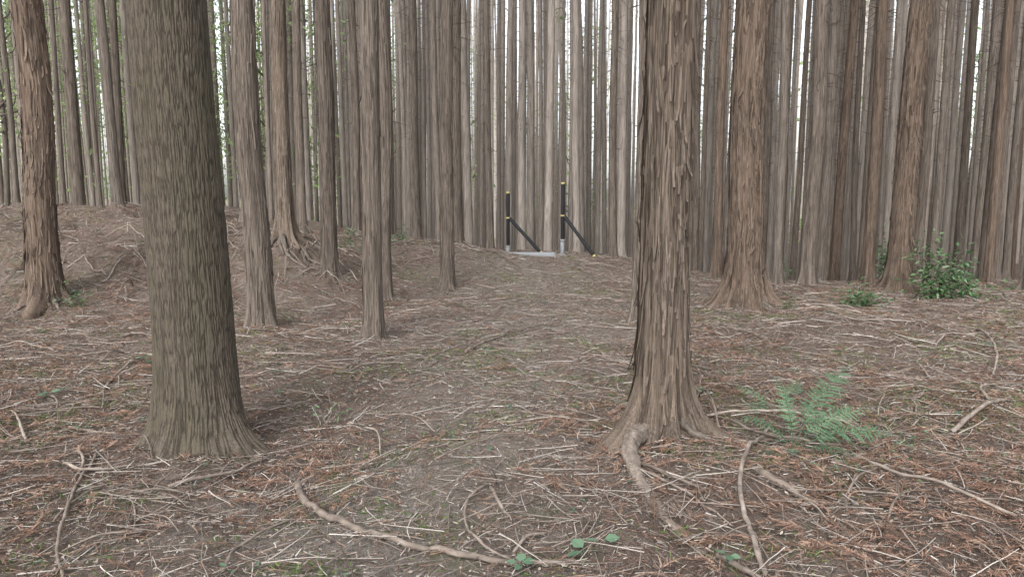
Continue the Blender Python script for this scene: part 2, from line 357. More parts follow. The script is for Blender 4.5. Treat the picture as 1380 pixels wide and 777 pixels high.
hero(6.15,11.8,.34,rlobes(8),.8,.2,'plate',M_redbark,'thick reddish cedar with ragged peeling bark and splayed roots',(.9,0),140,.025,500,6,0,roots=(6,(.2,.5),.045,.08),sw=1.4,slen=(.08,.35),lf=1.3)
variants=[];fvariants=[]
for k in range(8):
    mt=[M_cedar,M_mid,M_mid,M_redbark][k%4]
    variants.append(build_trunk('trunk_variant',.18,ZT,8.0,60,.07,rlobes(7,(.4,1.3),(.15,.35)),.8,.19,'plate',k*3.7+2,mt,190,120,cells=28,slen=(.1,.4)))
for k in range(4):
    fvariants.append(build_trunk('trunk_variant',.18,ZT,10.0,28,.16,rlobes(6,(.4,1.2),(.2,.35)),.6,.17,'plate',k*5.1+3,M_far_haze,90,150,cells=14,slen=(.15,.5)))  # far trunk set carries the haze-lightened bark colour
LB=['straight slender cedar with brown bark and dead twigs','straight slender cedar with greyish brown bark','slim cedar with flaking reddish bark']
def mid(x,y,d,lean=None):
    s=d/.345
    k=random.randrange(8)
    if k%4==3 and x/y<.22: k=random.choice((0,1,2,4,5,6))
    ln=lean or (random.gauss(0,.6),random.gauss(0,.5))
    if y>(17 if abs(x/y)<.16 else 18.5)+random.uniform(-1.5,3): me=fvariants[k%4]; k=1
    else: me=variants[k]
    add_tree(me,x,y,ln,(s,s,random.uniform(.92,1.12)),random.uniform(0,6.28),random.randrange(3),label=LB[{0:0,1:1,2:1,3:2}[k%4]])
hand=[(6.05,12.6,.19),(5.0,12.5,.24),(5.65,13.6,.17),(4.66,13.0,.16),(8.35,13.0,.14),(8.3,11.8,.24),(7.3,13.4,.17),(7.9,14.4,.16),(3.75,13.6,.16),(2.75,14.6,.18),
 (9.4,14.8,.20),(3.5,15.6,.18),(2.25,16.6,.17),(2.7,18.4,.21),(1.65,18.9,.19),(.95,19.6,.22),(.25,19.2,.20),(-.55,18.9,.18),(-1.7,17.6,.17),(-2.35,18.3,.23),(-2.9,16.6,.15),(-3.6,17.4,.18),
 (1.9,20.4,.23),(.55,21.8,.25),(-.1,22.6,.22),(-1.2,21.0,.25),(-2.0,20.3,.19),(4.2,14.6,.18),(4.9,15.3,.16),(6.6,15.2,.19),
 (-8.6,14.9,.23),(-8.1,15.4,.20),(-8.9,17.1,.18),(-7.6,17.5,.20),(-6.4,16.2,.14),(-5.4,15.2,.17),(-9.9,15.8,.27),(-4.5,16.0,.19)]
for h in hand: mid(*h)
cand=[]
pts=list(trees)
def okp(x,y,dm):
    for a,b in pts:
        if (a-x)**2+(b-y)**2<dm*dm: return False
    return True
tries=0
while tries<15000:
    tries+=1
    y=math.sqrt(random.uniform(13.3**2,54**2)); x=random.uniform(-.80*y-1,.82*y+1.5)
    q=x/y
    if y<19.5 and -.16<q<.16: continue
    if q<-.16 and y<15.8: continue
    if q<-.33 and random.random()<.80: continue
    if q>.34 and y<15 : 
        if random.random()<.3: continue
    if not okp(x,y,.70+.0145*y): continue
    pts.append((x,y)); cand.append((x,y))
cand.sort(key=lambda p:p[1])
ind=cand[:247]; rest=cand[247:]
for x,y in ind: mid(x,y,random.choice((random.uniform(.09,.14),random.uniform(.12,.20),random.uniform(.12,.20)))*(1+.008*(y-14)))
def trunkmass(name,dp,r0,r1,mat,label):
    n=len(dp); u=np.linspace(0,1,4)[None,:]; zz=terrain(dp[:,0],dp[:,1]); ln=rng.normal(0,.3,(n,2))
    P=np.stack([dp[:,0:1]+ln[:,0:1]*u,dp[:,1:2]+ln[:,1:2]*u,zz[:,None]-.3+22*u],-1)
    V,F=tubes(P,rng.uniform(r0,r1,n)[:,None]*(1-.5*u),8)
    e=obj(name,mk(name,V,F,mat,np.repeat(rng.uniform(.2,1.0,n),32))); e['kind']='stuff'; e['label']=label; e['category']='forest'
trunkmass('receding_forest',np.array(rest).reshape(-1,2),.06,.12,M_far_haze,'many slim grey-brown cedar trunks deeper in the wood')
n=820; yy=np.sqrt(rng.uniform(52**2,105**2,n)); xx=yy*rng.uniform(-.85,.85,n)
keep=~((xx/yy<-.33)&(rng.random(n)<.8))
trunkmass('distant_forest',np.stack([xx,yy],-1)[keep],.07,.12,M_vfar_haze,'distant grey-brown trunks paled by painted haze, merging into one mass')
def foliage(name,n,fx,fy,fz,size,mat,label,clump=60,cs=1.3):
    nc=max(1,n//clump); cy=fy(nc); cx=fx(cy); cz=terrain(cx,cy)+fz(nc)
    ci=rng.integers(0,nc,n); C=np.stack([cx,cy,cz],-1)[ci]+rng.normal(0,cs,(n,3))*np.array([1,1,.7])
    V,F=leafs(C,randdir(n,-.3),randdir(n,1),rng.uniform(size*.6,size*1.5,n),rng.uniform(size*.3,size*.7,n))
    o=obj(name,mk(name,V,F,mat,np.repeat(np.clip(rng.random(nc)[ci]*.6+rng.random(n)*.4,0,1),6),False)); o['kind']='stuff'; o['label']=label; o['category']='foliage'
foliage('distant_canopy',9000,lambda y:y*rng.uniform(-.85,.85,len(y)),lambda n:np.sqrt(rng.uniform(52**2,95**2,n)),lambda n:rng.uniform(8,20,n),.36,M_broad,'pale green canopy far away',50,1.2)
foliage('distant_undergrowth',9000,lambda y:y*rng.uniform(-.85,.85,len(y)),lambda n:np.sqrt(rng.uniform(50**2,90**2,n)),lambda n:rng.uniform(0,5,n),.34,M_broad,'pale green undergrowth among distant trunks',60,1.0)
foliage('slope_foliage',24000,lambda y:y*rng.uniform(-.85,-.22,len(y)),lambda n:np.sqrt(rng.uniform(22**2,50**2,n)),lambda n:rng.uniform(.5,13,n),.16,M_broad,'bright green broadleaf foliage beyond the bank',45,.9)
def broad_tree(x,y,h,r,n=2800):
    e=bpy.data.objects.new('broadleaf_tree',None); COL.objects.link(e); e.location=(x,y,tz(x,y)-.05)
    e['label']='young broadleaf tree with airy light green foliage'; e['category']='tree'; e['group']='broadleaf trees at the forest edge'
    if not hasattr(broad_tree,'m'):
        pth=spline([(0,0,-.2),(.1,.05,2.2),(-.1,.1,4.5),(.1,0,6.8)],14)[None]
        V,F=tubes(pth,np.linspace(.07,.02,14)[None],8)
        nb=26; zb=rng.uniform(1.5,6.5,nb); tb=rng.random(nb)*6.28; Lb=rng.uniform(1.,2.6,nb)
        u=np.linspace(0,1,6)[None,:]
        Pb=np.stack([Lb[:,None]*u*np.cos(tb)[:,None],Lb[:,None]*u*np.sin(tb)[:,None],zb[:,None]+Lb[:,None]*(.6*u-.2*u**2)],-1)+rng.normal(0,.05,(nb,6,3))
        V2,F2=tubes(Pb,(.02*(1-.8*u))*np.ones((nb,1)),4)
        a,b,c=join([(V,F,.6),(V2,F2,.5)]); mt=mk('broad_trunk',a,b,M_mid,c)
        bi=rng.integers(0,nb,n); uu=rng.integers(2,6,n); C=Pb[bi,uu]+rng.normal(0,.32,(n,3))
        V3,F3=leafs(C,randdir(n,-.3),randdir(n,2),rng.uniform(.05,.12,n),rng.uniform(.03,.07,n))
        broad_tree.m=(mt,mk('broad_crown',V3,F3,M_broad,np.repeat(rng.random(n),6),False))
    e.scale=(r,r,h); e.rotation_euler=(0,0,random.uniform(0,6.28))
    obj('trunk',broad_tree.m[0],e); obj('crown',broad_tree.m[1],e)
for (x,y,h,r) in [(-13.5,20,1.3,1.1),(-17,25,1.5,1.3),(-11,24,1.4,1.1),(-21,30,1.6,1.5),(-15,31,1.5,1.4),(-8.5,27,1.5,1.2),(-12,36,1.8,1.4),(-3,42,2,1.2),(3.5,44,2,1.2),(22,36,1.4,1.2),(12,46,2,1.2),(-7,40,2,1.4)]:
    broad_tree(x,y,h,r)
root(t7,[(.86,4.46),(.74,4.28),(.67,4.08),(.655,3.82),(.69,3.52),(.76,3.26),(.83,3.02)],.060,.030,.15,n=50,bury=.55,mat=M_rootp,flat=.9)
root(t7,[(.95,4.42),(1.08,4.33),(1.20,4.25),(1.32,4.15)],.050,.010,.14,bury=.25)
root(t7,[(.80,4.44),(.66,4.36),(.50,4.38),(.34,4.30)],.055,.008,.14,bury=.3)
root(t7,[(.84,4.40),(.72,4.22),(.56,4.12),(.40,4.08)],.045,.008,.12,bury=.3)
# ------------------------------------------------------------------ fallen branches
def branch(pts,r0,r1,lift=0.0,label='bare curved fallen branch lying on litter',fork=1,sd=.010,k=.8):
    r0*=k; r1*=k
    L=np.sum(np.linalg.norm(np.diff(np.array(pts)[:,:2],axis=0),axis=1)); n=int(np.clip(L/.025,12,70))
    p=spline(pts,n); s=rng.random()*90; ii=np.linspace(0,L,n)
    p[:,0]+= (fbm(ii*5,s,.5,3)-.5)*sd*2.2; p[:,1]+=(fbm(ii*5,s+9,.5,3)-.5)*sd*2.2
    u=np.linspace(0,1,n); R=(r0+(r1-r0)*u)*(1+.2*(fbm(ii*22,s,2.2,2)-.5))
    for _ in range(int(L*3)):
        q=rng.integers(1,n-1); R[q]*=1.2
    R[-1]*=.3; R[0]*=.6
    z=terrain(p[:,0],p[:,1])+R*.5+.008+lift*np.sin(np.pi*u)+(fbm(ii*4,s+3,.5,1))*.015
    o=np.array([p[0,0],p[0,1],z[0]])
    P=np.stack([p[:,0],p[:,1],z],-1)-o
    V,F=tubes(P[None],R[None],9); V=V+(vnoise(V[:,0]*110+s,V[:,1]*110,V[:,2]*110)-.5)[:,None]*r0*.32
    parts=[(V,F,np.clip(fbm(V[:,0]*45,V[:,1]*45,V[:,2]*45,3)*1.3-.3+rng.uniform(-.15,.35),0,1))]
    for _ in range(fork):
        k=rng.integers(n//4,max(n//4+1,n-3)); T=P[min(k+1,n-1)]-P[k]; T/=np.linalg.norm(T)+1e-9
        sg=random.choice((-1,1)); a=sg*random.uniform(.4,.9)
        D=np.array([T[0]*math.cos(a)-T[1]*math.sin(a),T[0]*math.sin(a)+T[1]*math.cos(a),random.uniform(-.02,.25)])
        l=random.uniform(.05,.3); uu=np.linspace(0,1,7)[:,None]
        Pf=P[k]+D*l*uu+np.array([0,0,-.08*l])*uu**2+np.column_stack([T[0]*uu**2*l*.3,T[1]*uu**2*l*.3,uu*0])
        Vf,Ff=tubes(Pf[None],(R[k]*.5*(1-.7*uu[:,0]))[None],5); parts.append((Vf,Ff,.5))
    V,F,Rn=join(parts)
    b=obj('fallen_branch',mk('fallen_branch',V,F,M_branch,Rn),None,tuple(o)); b['label']=label; b['category']='branch'; b['group']='fallen branches on the forest floor'
branch([(-1.17,3.90),(-1.02,3.58),(-.80,3.33),(-.52,3.13),(-.26,2.97),(.03,2.93),(.28,2.93)],.026,.013,.0,'long curved grey-brown branch lying on needle litter',2)
branch([(-.115,3.72),(-.218,3.49),(-.21,3.25),(-.127,3.03),(0,2.97)],.009,.007,.02,'thin hooked branch curling on needle litter',0)
branch([(-.115,3.66),(-.06,3.45),(0,3.28)],.012,.009,.01)
branch([(0.0,3.02),(.06,3.12),(.16,3.2)],.010,.008,.01)
branch([(1.653,4.66),(1.361,4.12),(1.11,3.49),(1.04,3.11),(.988,2.75)],.013,.014,.06,'long pale bent branch beside the fern')
branch([(1.924,4.14),(2.0,3.78),(2.114,3.57),(2.247,3.37),(2.36,3.33)],.011,.009,.03)
branch([(1.28,3.76),(1.42,3.58),(1.55,3.42)],.026,.020,-.008,'thick short brown log lying on litter')
branch([(-1.814,3.76),(-1.60,3.95),(-1.44,4.35)],.014,.009,.02)
branch([(-2.415,4.18),(-2.236,3.68),(-1.96,3.06),(-1.784,2.8)],.011,.008,.02)
branch([(-2.5,4.0),(-2.3,3.9),(-2.15,4.05)],.012,.009,.02)
branch([(-2.6,4.25),(-2.42,4.05),(-2.3,3.75)],.011,.008,.02)
branch([(-1.15,2.8),(-1.188,3.06),(-1.065,3.41)],.010,.008,.02)
branch([(.645,4.02),(.813,3.73),(.976,3.54)],.013,.009,.01)
branch([(-.1,4.78),(.3,4.76),(.64,4.80)],.010,.008,.01)
branch([(2.35,8.3),(2.45,7.9),(2.6,7.43)],.03,.022,.0,'thick short brown branch lying on litter')
branch([(-.45,6.9),(-.08,7.65),(.394,8.67)],.018,.010,.02)
branch([(5.1,8.07),(4.36,6.6),(3.99,6.04)],.015,.010,.08)
branch([(2.74,4.51),(3.1,4.8),(3.57,5.2)],.020,.014,.03)
branch([(-3.19,5.69),(-3.35,6.2),(-3.43,6.76)],.016,.010,.0)
branch([(-2.93,4.78),(-2.7,4.7),(-2.52,4.60)],.014,.010,.0)
branch([(1.35,4.95),(1.65,4.35),(2.0,4.2)],.012,.008,.04)
branch([(1.2,4.9),(1.7,4.85),(2.3,4.6)],.012,.008,.05)
branch([(.86,2.95),(.93,2.80),(.98,2.66)],.016,.014,.0)
branch([(1.55,3.3),(1.7,3.6),(2.0,3.9)],.010,.007,.02)
branch([(1.3,4.5),(1.32,4.9),(1.35,5.3)],.010,.006,.18)
branch([(3.3,5.0),(3.42,5.3),(3.7,5.35)],.014,.010,.05)
def rbranch(x,y,rs=1.0,ls=1.0,lifts=(0,0,.03,.06)):
    a=random.uniform(0,6.28); l=random.uniform(.3,1.1)*(.5+.06*y)*ls; c=random.gauss(0,.22)
    pl=[(x,y)]
    for k in range(3):
        a+=c*.5; pl.append((pl[-1][0]+math.cos(a)*l/3,pl[-1][1]+math.sin(a)*l/3))
    r=random.uniform(.004,.010)*(1+.04*y)*rs; branch(pl,r,r*.5,random.choice(lifts),fork=random.choice((0,1,2)))
for _ in range(180):
    y=random.uniform(0,1)**.7*13+2.6; x=random.uniform(-.72*y,.74*y); 
    if any((a-x)**2+(b-y)**2<.4 for a,b in trees[:14]): continue
    if random.random()<.6*float(pathm(x,y)): continue
    rbranch(x,y)
for _ in range(56): rbranch(random.uniform(-5.8,-1.9),random.uniform(10.2,13.6),1.25,1.1,(.02,.06,.12,.2))
for _ in range(22): rbranch(random.uniform(-2.4,.1),random.uniform(13.4,15.6),1.2,.8,(.02,.06,.1))
for _ in range(14): rbranch(random.uniform(3.2,5.4),random.uniform(7.3,8.8),1.0,.8,(.02,.06,.1))
for _ in range(18): rbranch(random.uniform(-3.0,-1.3),random.uniform(2.8,4.2),.8,.6,(.0,.02,.06))
for _ in range(20): rbranch(random.uniform(1.3,3.4),random.uniform(3.0,5.4),.8,.6,(.0,.02,.06))
# ------------------------------------------------------------------ litter masses
def scat(n,e=.85,y0=1.7,y1=17.5,pk=.0):
    N=int(n*1.8) if pk else n
    y=y0+(y1-y0)*rng.random(N)**e
    x=rng.uniform(-1,1,N)*(.76*y+.7)
    if pk:
        k=np.where(rng.random(N)>pk*pathm(x,y))[0][:n]; x=x[k];y=y[k]
    return x,y
def twigs(name,n,lmin,lmax,r0,r1,K,mat,label,lift=.02,cat='twigs',mu=.5,cv=.5,pk=.6,e=.85,gy=.05,zo=.008,pw=1.8,jit=.05):
    x,y=scat(n,pk=pk,e=e); n=len(x); a=rng.random(n)*6.283; L=rng.uniform(0,1,n)**pw*(lmax-lmin)+lmin
    cur=rng.normal(0,cv,n)*(1+1.2*(rng.random(n)<.15)); ds=(L/(K-1))
    px=[x];py=[y]
    for k in range(K-1):
        ang=a+cur*(k/(K-1))+rng.normal(0,jit,n)
        px.append(px[-1]+np.cos(ang)*ds); py.append(py[-1]+np.sin(ang)*ds)
    px=np.stack(px,1); py=np.stack(py,1); u=np.linspace(0,1,K)[None,:]
    R=(rng.uniform(r0,r1,n)*(.6+.9*L/lmax)*(1+gy*y))[:,None]*(1-.6*u)
    z0=terrain(px[:,0],py[:,0]); z1=terrain(px[:,-1],py[:,-1]); zm=terrain(px[:,K//2],py[:,K//2]); bumpz=np.maximum(0,zm-(z0+z1)/2)
    z=z0[:,None]+(z1-z0)[:,None]*u+bumpz[:,None]+R+zo+rng.random(n)[:,None]*.018+(rng.random(n)**3*lift)[:,None]*(u+.3)
    V,F=tubes(np.stack([px,py,z],-1),R,3)
    o=obj(name,mk(name,V,F,mat,np.repeat(np.clip(rng.normal(mu,.28,n),0,1),K*3))); o['kind']='stuff'; o['label']=label; o['category']=cat
twigs('twig_litter',28000,.04,.38,.0010,.0027,5,M_twig,'thin dry twigs scattered over the forest floor',.04,mu=.46,pk=.25,e=.85,cv=.20,pw=2.0,gy=.07)
twigs('needle_litter',90000,.02,.09,.0008,.0019,3,M_spray,'short reddish-brown cedar needles covering the ground',.02,pk=.3,e=.85,mu=.5,cv=.1,gy=.07)
twigs('twig_fragments',120000,.008,.055,.0009,.0024,3,M_twig,'pale short twig fragments covering the ground',.015,mu=.48,pk=.0,cv=.1,e=.85,gy=.07)
n=7400; x,y=scat(n*3); w=fbm(x*1.1,y*1.1,4.4,3); near=(gauss(x,y,.9,3.7,.9,.6)+gauss(x,y,-1.3,3.6,.5,.4)+gauss(x,y,2.6,4.2,1.2,.6))*.2
sel=np.argsort(-(w*1.1+near-.3*pathm(x,y)+rng.normal(0,.16,n*3)))[:n]; x=x[sel]; y=y[sel]
a=rng.random(n)*6.283; L=rng.uniform(.07,.26,n); cur=rng.normal(0,.4,n)
m=12; u=np.linspace(.08,1,m)[None,:]
ang=a[:,None]+cur[:,None]*u
sx=x[:,None]+L[:,None]*u*np.cos(ang); sy=y[:,None]+L[:,None]*u*np.sin(ang)
up=rng.random(n)[:,None]*.03
sz=terrain(sx,sy)+.010+up*np.sin(np.pi*u*.8)+rng.random(n)[:,None]*.012
parts=[]
V,F=tubes(np.stack([sx,sy,sz],-1),np.full((n,m),.0014),3); parts.append((V,F,np.repeat(rng.random(n)*.5+.2,m*3)))
rn=rng.random(n)
for sg in (-1,1):
    A=ang+sg*rng.uniform(.35,.7,(n,m)); ll=L[:,None]*.33*(1-.65*u)*rng.uniform(.6,1.2,(n,m))
    D=np.stack([np.cos(A),np.sin(A),rng.normal(.08,.25,(n,m))],-1).reshape(-1,3)
    P=np.stack([sx,sy,sz],-1).reshape(-1,3); U=np.tile([0.,0,1],(n*m,1))+rng.normal(0,.5,(n*m,3))
    V,F=leafs(P,D,U,ll.ravel(),ll.ravel()*.06+.0022); parts.append((V,F,np.repeat(np.clip(np.repeat(rn,m)+rng.normal(0,.15,n*m),0,1),6)))
V,F,R=join(parts)
o=obj('cedar_spray_litter',mk('cedar_spray_litter',V,F,M_spray,R,False)); o['kind']='stuff'; o['label']='feathery dead reddish cedar sprays on the ground'; o['category']='litter'
n=30000; x,y=scat(n); a=rng.random(n)*6.283
P=np.stack([x,y,terrain(x,y)+.010+rng.random(n)*.015],-1); D=np.stack([np.cos(a),np.sin(a),rng.normal(0,.2,n)],-1)
V,F=leafs(P,D,np.tile([0.,0,1],(n,1))+rng.normal(0,.35,(n,3)),rng.uniform(.008,.034,n)*(1+.04*y),rng.uniform(.004,.011,n)*(1+.04*y))
o=obj('leaf_litter',mk('leaf_litter',V,F,M_dleaf,np.repeat(rng.random(n),6),False)); o['kind']='stuff'; o['label']='small dry brown leaves and bark chips'; o['category']='litter'
n=36000; x,y=scat(n*5); w=fbm(x*1.7+40,y*1.7,1.4,3)
for (cx,cy,sx_,sy_,am) in [(2.9,4.9,.35,.25,.5),(3.3,5.3,.3,.2,.4),(1.9,4.4,.4,.3,.3),(-3.1,4.7,.3,.25,.45),(-2.9,5.6,.35,.3,.3),(-.85,2.85,.15,.1,.5),(-.3,3.3,.14,.12,.45),(-.35,6.7,.25,.2,.35),(1.2,5.2,.35,.3,.4),(.6,4.6,.15,.12,.35),(-1.2,6.2,.3,.2,.3),(2.6,8.8,.4,.3,.35),(-1.0,4.1,.12,.1,.4),(4.2,6.8,.4,.3,.35)]:
    w=w+am*gauss(x,y,cx,cy,sx_,sy_)
sel=np.argsort(-(w+rng.normal(0,.06,n*5)))[:n]; x=x[sel];y=y[sel]
P=np.stack([x,y,terrain(x,y)],-1); D=randdir(n,.8); D[:,2]=np.abs(D[:,2])+.1
V,F=leafs(P,D,randdir(n),rng.uniform(.02,.065,n)*(1+.03*y),rng.uniform(.002,.006,n)*(1+.05*y),droop=.3)
o=obj('grass_sprigs',mk('grass_sprigs',V,F,M_grass,np.repeat(rng.random(n),6),False)); o['kind']='stuff'; o['label']='sparse short green grass sprigs and moss'; o['category']='grass'
n=800; x,y=scat(n,e=.7); x[:60]=rng.normal(1.9,.35,60); y[:60]=rng.normal(4.3,.3,60); w=rng.integers(3,7,n); Pl=[];Dl=[];Ll=[]
for xi,yi,wi in zip(x,y,w):
    z=tz(xi,yi); 
    for k in range(wi):
        a=random.uniform(0,6.28); Pl.append((xi+random.gauss(0,.02),yi+random.gauss(0,.02),z+random.uniform(.01,.05))); Dl.append((math.cos(a),math.sin(a),random.uniform(-.1,.5))); Ll.append(random.uniform(.010,.032)*(1+.06*yi))
Ll=np.array(Ll); V,F=leafs(np.array(Pl),np.array(Dl),np.tile([0.,0,1],(len(Ll),1))+rng.normal(0,.2,(len(Ll),3)),Ll,Ll*.5)
o=obj('herb_seedlings',mk('herb_seedlings',V,F,M_ivy,np.repeat(rng.random(len(Ll))*.8,6),False)); o['kind']='stuff'; o['label']='tiny green seedlings scattered on litter'; o['category']='ground cover'
# ------------------------------------------------------------------ fern
def fern(x,y,fronds,label,sc=1.0):
    z=tz(x,y); e=bpy.data.objects.new('fern',None); COL.objects.link(e); e.location=(x,y,z); e['label']=label; e['category']='fern'
    for (az,L,el,dr) in fronds:
        K=24; u=np.linspace(0,1,K); a=az+.2*random.gauss(0,1)*u
        hor=L*np.cumsum(np.cos(el-dr*u))/K; ver=L*np.cumsum(np.sin(el-dr*u))/K
        R=np.column_stack([hor*np.cos(a),hor*np.sin(a),ver]); T=nrm(np.gradient(R,axis=0))
        Sd=nrm(np.cross(T,np.array([0,0,1.]))); roll=random.gauss(0,.2)-.5*math.cos(az); N0=np.cross(Sd,T)
        Sd=Sd*math.cos(roll)+N0*math.sin(roll); N=np.cross(Sd,T)
        parts=[]; V,F=tubes(R[None],np.linspace(.003,.001,K)[None],4); parts.append((V,F,.15))
        np_=int(max(10,L/.030)); up=np.linspace(.25,.985,np_)
        prof=np.sin(np.pi*np.clip((up-.15)/.87,0,1)**.75)**.8*L*.18+.006
        tone=random.gauss(0,.14)
        for sg in (-1,1):
            for uu,pl in zip(up,prof):
                if random.random()<.04: continue
                pl*=random.uniform(.8,1.08)
                k=int(uu*(K-1)); P0=R[k]+(R[min(k+1,K-1)]-R[k])*(uu*(K-1)-k)
                D=nrm((Sd[k]*sg+T[k]*(.5+random.gauss(0,.08))+N[k]*random.gauss(.0,.14))[None])[0]
                V,F=leafs(P0[None],D[None],N[k][None],np.array([pl]),np.array([.007*min(1,pl/.08)+.002]),.1,.15); parts.append((V,F,float(np.clip(.45+tone+random.gauss(0,.12),0,1))))
                m=max(3,int(pl/.010)); v=(np.arange(m)+.4)/m
                B=P0+D[None]*pl*v[:,None]-np.array([0,0,1.])*pl*.15*(v**2)[:,None]
                for s2 in (-1,1):
                    side=np.cross(D,N[k])*s2
                    dd=np.tile(side+D*.8,(m,1)); ln=(.011*(1-.85*v)+.002)*np.clip(pl/.07,.35,1.1)
                    V,F=leafs(B,dd,np.tile(N[k],(m,1))+rng.normal(0,.25,(m,3)),ln,ln*.5,.05); parts.append((V,F,np.repeat(np.clip(rng.normal(.5+tone,.2,m),0,1),6)))
        V,F,Rn=join(parts); obj('frond',mk('frond',V,F,M_fern,Rn,False),e)
    return e
fern(1.66,4.25,[(.50,.68,1.15,.8),(-.10,.56,.65,.75),(1.5,.46,1.35,.6),(2.75,.36,1.05,1.0),(-.7,.36,.55,.8),(.15,.54,1.0,1.0)],'green fern with thin arching feathery fronds among twigs')
fern(1.80,4.95,[(.3,.40,1.0,.9),(2.4,.34,1.0,.9),(3.4,.30,.8,.9)],'small green fern among fallen branches')
fern(1.05,5.3,[(.5,.26,.9,.9),(2.6,.24,.9,.9),(-1,.2,.8,.9)],'small green fern among fallen branches')
# ------------------------------------------------------------------ shrubs
def shrub(x,y,w,h,n,leaf,label,name='shrub'):
    e=bpy.data.objects.new(name,None); COL.objects.link(e); e.location=(x,y,tz(x,y)-.02); e['label']=label; e['category']='shrub'
    ns=max(5,int(n/40)); az=rng.random(ns)*6.28; rr=rng.uniform(.15,1,ns)*w/2; hh=h*rng.uniform(.3,1,ns)*(1.1-.5*rr/(w/2))
    u=np.linspace(0,1,8)[None,:]
    P=np.stack([rr[:,None]*u**1.3*np.cos(az)[:,None],rr[:,None]*u**1.3*np.sin(az)[:,None],hh[:,None]*u**.8],-1)+rng.normal(0,.012,(ns,8,3))
    V,F=tubes(P,(.006*(1-.7*u))*np.ones((ns,1)),4); obj('stem',mk('stem',V,F,M_branch,np.full(len(V),.3)),e)
    si=rng.integers(0,ns,n); k=rng.integers(2,8,n); C=P[si,k]+rng.normal(0,leaf*.7,(n,3)); C[:,2]=np.maximum(C[:,2],.03)
    D=C-P[si,k]+rng.normal(0,.02,(n,3)); D[:,2]*=.4
    V,F=leafs(C,D,np.tile([0.,0,1],(n,1))+rng.normal(0,.45,(n,3)),rng.uniform(leaf*.6,leaf*1.3,n),rng.uniform(leaf*.25,leaf*.5,n),droop=.15)
    obj('foliage',mk('foliage',V,F,M_shrub,np.repeat(rng.random(n),6),False),e)
shrub(6.22,10.8,1.15,1.15,640,.095,'broad green leafy shrub between cedar trunks')
shrub(6.65,10.7,1.0,.5,320,.085,'low green leafy shrub between cedar trunks')
shrub(4.85,10.2,.75,.42,360,.07,'small green shrub at the edge of the clearing')
shrub(8.1,11.3,.5,.35,140,.07,'small green shrub beside a trunk')
shrub(7.2,14.2,1.2,1.3,400,.09,'tall sparse green shrub between trunks')
shrub(-5.6,9.6,.55,.45,110,.05,'small sapling with sparse leaves beside a trunk')
shrub(-3.0,13.6,.9,.6,300,.06,'low green shrub behind exposed roots')
shrub(-6.9,15.5,1.0,.5,250,.07,'low green shrub on the bank')
shrub(-2.2,15.0,.8,.35,160,.06,'low green shrub on the bank')
shrub(3.5,9.4,.35,.3,60,.05,'small green seedling beside splayed roots')
shrub(1.25,5.9,.6,.26,110,.045,'thin green seedling with sparse leaves')
shrub(2.4,10.6,.5,.4,90,.06,'small green shrub at the edge of the clearing')
shrub(5.0,13.8,.7,.5,150,.07,'small green shrub between trunks')
shrub(-1.25,4.9,.25,.4,30,.04,'thin bare sapling beside the thick trunk')
def groundleaf(x,y,n,L,label):
    z=tz(x,y); e=None
    Pl=[];Dl=[]
    for k in range(n):
        a=6.28*k/n+random.gauss(0,.4); Pl.append((math.cos(a)*L*.25,math.sin(a)*L*.25,.035+random.uniform(0,.02))); Dl.append((math.cos(a),math.sin(a),random.uniform(-.1,.2)))
    Ll=np.full(n,L)*rng.uniform(.7,1.1,n)
    V,F=leafs(np.array(Pl),np.array(Dl),np.tile([0.,0,1],(n,1))+rng.normal(0,.2,(n,3)),Ll,Ll*.8,.06)
    St=np.array([[[0,0,-.02],[p[0]*.6,p[1]*.6,p[2]*.6],list(p)] for p in Pl]); V2,F2=tubes(St,np.full((n,3),.0012),3)
    a,b,c=join([(V,F,np.repeat(rng.uniform(.3,.9,n),6)),(V2,F2,.4)])
    e=obj('seedling',mk('seedling',a,b,M_ivy,c,False),None,(x,y,z)); e['label']=label; e['category']='plant'; e['group']='broad-leaved seedlings on the litter'
for (x,y,k,L) in [(.31,2.98,3,.075),(.38,3.02,2,.06),(.03,2.86,4,.055),(.88,2.88,3,.045),(-3.15,6.5,4,.09),(-2.9,6.3,3,.08),(-3.4,6.6,3,.07),(-3.45,5.4,5,.06),(-.6,6.1,3,.06)]:
    groundleaf(x,y,k,L,'small seedling with broad bluish-green leaves on litter')
# ------------------------------------------------------------------ posts and plate
def flat(name,c,rough=.5,metal=0):
    m,nt,b=newmat(name); v=coords(nt,(1,1,1),'Object',False); n=noise(nt,v,25,4,.6)
    k=ramp(nt,n,[(.3,tuple(a*.8 for a in c)),(.7,tuple(min(1,a*1.1) for a in c))]); nt.links.new(k,b.inputs['Base Color'])
    b.inputs['Roughness'].default_value=rough; b.inputs['Metallic'].default_value=metal; return m
M_black=flat('black_pipe',(.006,.007,.009),.75); M_yel=flat('yellow_plastic',(.47,.41,.17),.6); M_steel=flat('galvanised_steel',(.24,.25,.26),.6,0); M_plate=flat('pale_plate',(.35,.375,.40),.7)
def tubeseg(a,b,r0,r1=None,s=16,cap=True):
    a=np.array(a,float);b=np.array(b,float); r1=r0 if r1 is None else r1
    Rr=[.0005,r0*.9,r0,r1,r1*.9,.0005]
    P=np.array([a+(b-a)*k for k in [0,.0005,.01,.99,.9995,1]])[None]
    return tubes(P,np.array(Rr)[None],s)
def partmesh(name,segs,mat,parent):
    V,F,R=join([(v,f,.7) for v,f in segs]); return obj(name,mk(name,V,F,mat,R,True),parent)
